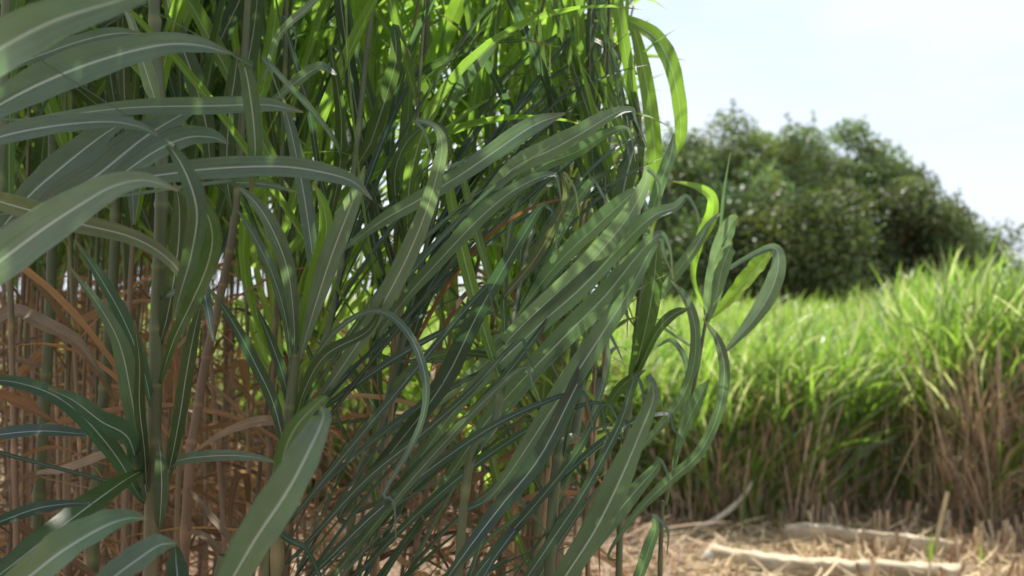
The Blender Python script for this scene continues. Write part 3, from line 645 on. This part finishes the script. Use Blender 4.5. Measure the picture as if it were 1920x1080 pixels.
# stubble
def stubble(n, xr, yr, hr, name, label):
    m = Mesh(); x = R(*xr, n); y = R(*yr, n)
    for cx, cy in zip(R(*xr, 60), R(*yr, 60)):
        x = np.append(x, cx + rng.normal(0, .05, 12)); y = np.append(y, cy + rng.normal(0, .04, 12))
    for i in range(len(x)):
        if y[i] > clump_edge(x[i]) + .05: continue
        if x[i] < 2.45 and rng.random() < (.8 if x[i] < 1.9 else .5): continue
        h = R(*hr) * (0.45 if x[i] < 1.55 else 1); lx, ly = rng.normal(0, 0.035, 2)
        pts = np.array([[x[i], y[i], 0], [x[i] + lx * .5, y[i] + ly * .5, h * .5], [x[i] + lx, y[i] + ly, h]])
        c = (np.array([.62, .48, .31]) if rng.random() < .6 else TAN) * R(.7, 1.25)
        tube(m, pts, np.array([1, .95, .9]) * R(.005, .011), np.tile(c, (3, 1)), k=6)
    tag(m.build(name, M_stem), label, 'stubble', kind='stuff')
stubble(600, (1.0, 4.3), (5.0, 6.85), (.06, .22), 'stubble', 'short pale cut stalks standing in rows before the field')

# green shoots in the stubble
def shoot(px, py, d, label, h, cnt=5):
    b = P(px, py, d); b[2] = 0
    m = Mesh(); base = np.tile(b, (cnt, 1)) + rng.normal(0, .006, (cnt, 3)) * [1, 1, 0]
    az = R(0, 6.28, cnt); D0 = np.stack([np.cos(az) * .15, np.sin(az) * .15, np.ones(cnt)], -1)
    C, T = grow(cnt, base, D0, R(h * .7, h, cnt), R(.01, .08, cnt), np.zeros((cnt, 3)), 8)
    S, N = frames(C, T, R(-1, 1, cnt), R(-1, 1, cnt))
    ribbons(m, C, S, N, profile(8, R(.007, .012, cnt)), np.tile(SUNNY * 1.1, (cnt, 1)), us=(0, .5, 1), wave=0)
    o = m.build('green_shoot', M_field, origin=b); tag(o, label, 'shoot', 'green shoots in the stubble')
shoot(1742, 1075, 5.7, 'tuft of fresh green blades at the foot of the leaning stick', .26, 7)
shoot(1842, 1075, 5.7, 'small green shoot among stubble near the right corner', .20)
shoot(1390, 985, 6.6, 'tall thin green shoot behind the pale end of the beam', .50, 3)
shoot(1425, 985, 6.65, 'thin green shoot just right of the curved dry stalk', .48, 3)
shoot(1000 + 460, 985, 6.7, 'short pair of green blades left of the upper board', .34, 3)

# leaning dry stick
m = Mesh(); q = smooth_line([P(1742, 1078, 5.7), P(1758, 1000, 5.72), P(1776, 922, 5.75)], 10)
q[0, 2] = max(q[0, 2], 0); tube(m, q, np.linspace(.013, .010, 10), np.tile([.42, .33, .19], (10, 1)), k=8)
st = empty('leaning_stick', q[0]); tag(st, 'straight tan dry stick leaning out of the stubble', 'stick')
m.build('shaft', M_stem, st, origin=q[0])
# curved dry stalk lying against the field's foot
m = Mesh(); q = smooth_line([P(1240, 990, 6.75), P(1310, 988, 6.7), P(1350, 968, 6.7), P(1392, 930, 6.72), P(1425, 872, 6.8), P(1452, 815, 6.85)], 24)
tube(m, q, np.linspace(.026, .009, 24), np.tile([.60, .52, .40], (24, 1)), k=8)
cs = empty('dry_stalk', q[0]); tag(cs, 'pale curved dry stalk rising from the ground into the brown field edge', 'stalk'); m.build('stem', M_stem, cs, origin=q[0])
m = Mesh(); f0 = q[[12, 17, 22]]
C, T = grow(3, f0, np.array([[.4, 0, .8], [-.3, 0, .7], [.5, -.2, .6]]), np.array([.25, .22, .3]), np.array([.6, .5, .4]), np.zeros((3, 3)), 8)
S, N = frames(C, T, R(-1, 1, 3), R(-1, 1, 3)); ribbons(m, C, S, N, profile(8, np.array([.016, .014, .018])), np.tile(TAN * 1.4, (3, 1)), us=(0, .5, 1))
m.build('dry_foliage', M_dry, cs, origin=q[0])

# boards lying in the stubble
def timber(name, a, b, hgt, thick, label, tint, end_tint=None, rough=.006, sections=26, bow=0.0):
    """a warped, worn beam from a to b (ground positions), hgt tall, thick deep"""
    a, b = np.array(a, float), np.array(b, float); n = sections
    s = np.linspace(0, 1, n)[:, None]; c = a + (b - a) * s
    c = c + np.array([0, bow, 0]) * np.sin(s * math.pi) ** .8 * (1 - s)
    T = norm((b - a)[None])[0]; side = norm(np.cross(T, [0, 0, 1.0])[None])[0]
    prof = np.array([[-.5, 0], [-.5, .86], [-.44, .97], [-.3, 1], [.3, 1], [.44, .97], [.5, .86], [.5, 0]])
    V = c[:, None] + side * (prof[None, :, :1] * thick) + np.array([0, 0, 1.0]) * (prof[None, :, 1:] * hgt)
    V = V + rng.normal(0, rough, V.shape) * [.6, .6, 1] ; V[:, [0, -1], 2] -= .01
    # close the ends by drawing them together
    e0 = V[:1].copy(); e0[:] = V[:1].mean(1, keepdims=True); e1 = V[-1:].copy(); e1[:] = V[-1:].mean(1, keepdims=True)
    V = np.concatenate([e0, V, e1])
    t = np.tile(np.array(tint), (n + 2, len(prof), 1)) * (1 + rng.normal(0, .12, (n + 2, len(prof), 1)))
    m = Mesh(); m.grid(V[None], np.zeros((1, n + 2, len(prof), 2)), t[None], close=True)
    o = empty(name, a); m.build('beam', M_wood, o, smooth=False, origin=a); tag(o, label, 'board')
    return o, T, side
def gp(px, py):
    d = EYE * FPX / (py - HZ); p = P(px, py, d); p[2] = 0; return p
timber('wooden_board', gp(1470, 1028), gp(1800, 1066), .14, .035, 'weathered grey-tan board lying on edge at the foot of the crop', (.48, .40, .29), bow=.15)
o, T, side = timber('wooden_beam', gp(1335, 1066), gp(1800, 1112), .13, .10, 'long pale-topped beam lying nearest in the stubble, its left end broken', (.44, .37, .26), rough=.006, bow=-.22)
# the broken, chalky end of the beam
m = Mesh(); c0 = gp(1335, 1066) + np.array([0, 0, .02])
th = np.linspace(0, 2 * np.pi, 12, endpoint=False); ph = np.linspace(0.05, math.pi - .05, 9)
V = np.stack([np.outer(np.sin(ph), np.cos(th)) * .085, np.outer(np.sin(ph), np.sin(th)) * .06, np.outer(np.cos(ph), np.ones(12)) * .075], -1)
V = V * (1 + rng.normal(0, .13, V.shape[:2])[..., None]) + [0.02, -.02, .05] 
m.grid(V[None], np.zeros((1, 9, 12, 2)), np.tile([.50, .46, .40], (1, 9, 12, 1)), close=True)
m.build('broken_end', M_wood, o, smooth=False, origin=(c0[0] - .0, c0[1], 0)).location = (0, 0, 0)
bpy.data.objects['broken_end'].data.transform(__import__('mathutils').Matrix.Translation((c0[0], c0[1], 0)))
timber('wooden_pole', gp(1600, 1092), gp(2050, 1098), .035, .035, 'thin bleached pole lying across the stubble in front of the boards', (.62, .54, .42), rough=.003)

# ------------------------------------------------------------------ trees beyond the field
def tree(px, d, crown_w, crown_h, top_py, label, tint, seed, nleaf=26000):
    r = np.random.default_rng(seed)
    x0 = (px - 960) / FPX * d; ztop = EYE + (HZ - top_py) / FPX * d
    root = empty('broadleaf_tree', (x0, d, 0)); tag(root, label, 'tree', 'dark trees beyond the field')
    cz = ztop - crown_h / 2
    m = Mesh(); trunk = np.array([[0, 0, 0], [.1, 0, cz * .4], [-.1, .1, cz * .8], [.05, 0, ztop * .75]])
    c = smooth_line(trunk, 14); tube(m, c, np.linspace(.24, .07, 14), np.tile([.09, .07, .05], (14, 1)), k=9)
    nb = 64; cl = []
    for i in range(nb):
        u = r.normal(0, 1, 3); u /= np.linalg.norm(u); rad = r.uniform(.55, 1.0)
        e = np.array([u[0] * crown_w / 2, u[1] * crown_w * .42, u[2] * crown_h / 2]) * rad + [0, 0, cz]
        cl.append((e, r.uniform(.6, 1.1)))
        s0 = c[r.integers(3, 13)]
        L_ = smooth_line([s0, (s0 + e) / 2 + r.normal(0, .2, 3), e], 7)
        tube(m, L_, np.linspace(.06, .012, 7), np.tile([.09, .07, .05], (7, 1)), k=5)
    m.build('trunk', M_bark, root)
    # leafy twigs
    pts = []; hues = []; per = int(nleaf * 1.6) // nb
    for e, s in cl:
        q = r.normal(0, 1, (per, 3)); q = q / np.linalg.norm(q, axis=1, keepdims=True) * (r.random((per, 1)) ** .45) * s
        q[:, 2] *= .75
        pts.append(q + e); hv = r.uniform(.65, 1.4) * np.array([r.uniform(.9, 1.2), 1, r.uniform(.8, 1.1)]); hues.append(np.tile(hv, (per, 1)))
        # upright sprays
        for _ in range(1):
            b = e + r.normal(0, .4, 3) * s; L2 = r.uniform(.3, .8); k = 18
            dr = norm((np.array([r.normal(0, .35), r.normal(0, .35), 1]))[None])[0]
            pts.append(b + dr * (np.linspace(.0, 1, k) * L2 * .6 + s * .3)[:, None] + r.normal(0, .05, (k, 3))); hues.append(np.tile(hv, (k, 1)))
    B = np.vstack(pts); n = len(B)
    a = norm(r.normal(0, 1, (n, 3)) + [0, 0, .3]); b = norm(np.cross(a, r.normal(0, 1, (n, 3))))
    sz = r.uniform(.04, .085, n)[:, None]
    V = np.stack([np.stack([B - a * sz * 1.3, B - b * sz * .55], 1), np.stack([B + b * sz * .55, B + a * sz * 1.3], 1)], 1)
    t = np.array(tint) * np.vstack(hues) * r.uniform(.7, 1.35, (n, 1)); t = np.broadcast_to(t[:, None, None], V.shape)
    m = Mesh(); m.grid(V, np.zeros(V.shape[:3] + (2,)) + .2, t.copy()); m.build('crown', M_tree, root, smooth=False)
M_tree = blade_material('tree_leaf', (2.2, 2.6, 1.0), 0.22, 0.5, (.1, .1, .06), 0.001, spec=0.4)
tree(1262, 36, 6.0, 6.6, 208, 'tallest-left tree half hidden behind the tall canes', (0.106, 0.146, 0.068), 1)
tree(1435, 35, 5.8, 6.8, 212, 'pale olive-topped tree second from the canes', (0.134, 0.179, 0.079), 2)
tree(1575, 37, 5.6, 6.4, 248, 'dark round tree in the middle of the row', (0.102, 0.139, 0.060), 3)
tree(1690, 35, 4.6, 5.0, 318, 'lower tree on the falling right side of the row', (0.096, 0.132, 0.059), 4, 20000)
tree(1790, 36, 3.6, 3.4, 408, 'smallest bushy tree ending the row at the right', (0.091, 0.132, 0.060), 5, 14000)
tree(1500, 31, 3.8, 4.2, 350, 'low rounded tree standing in front of the middle of the row', (0.083, 0.109, 0.043), 6, 16000)
tree(1370, 32, 3.8, 4.2, 370, 'dark low tree in front, nearest the cane tuft', (0.085, 0.132, 0.055), 8, 16000)
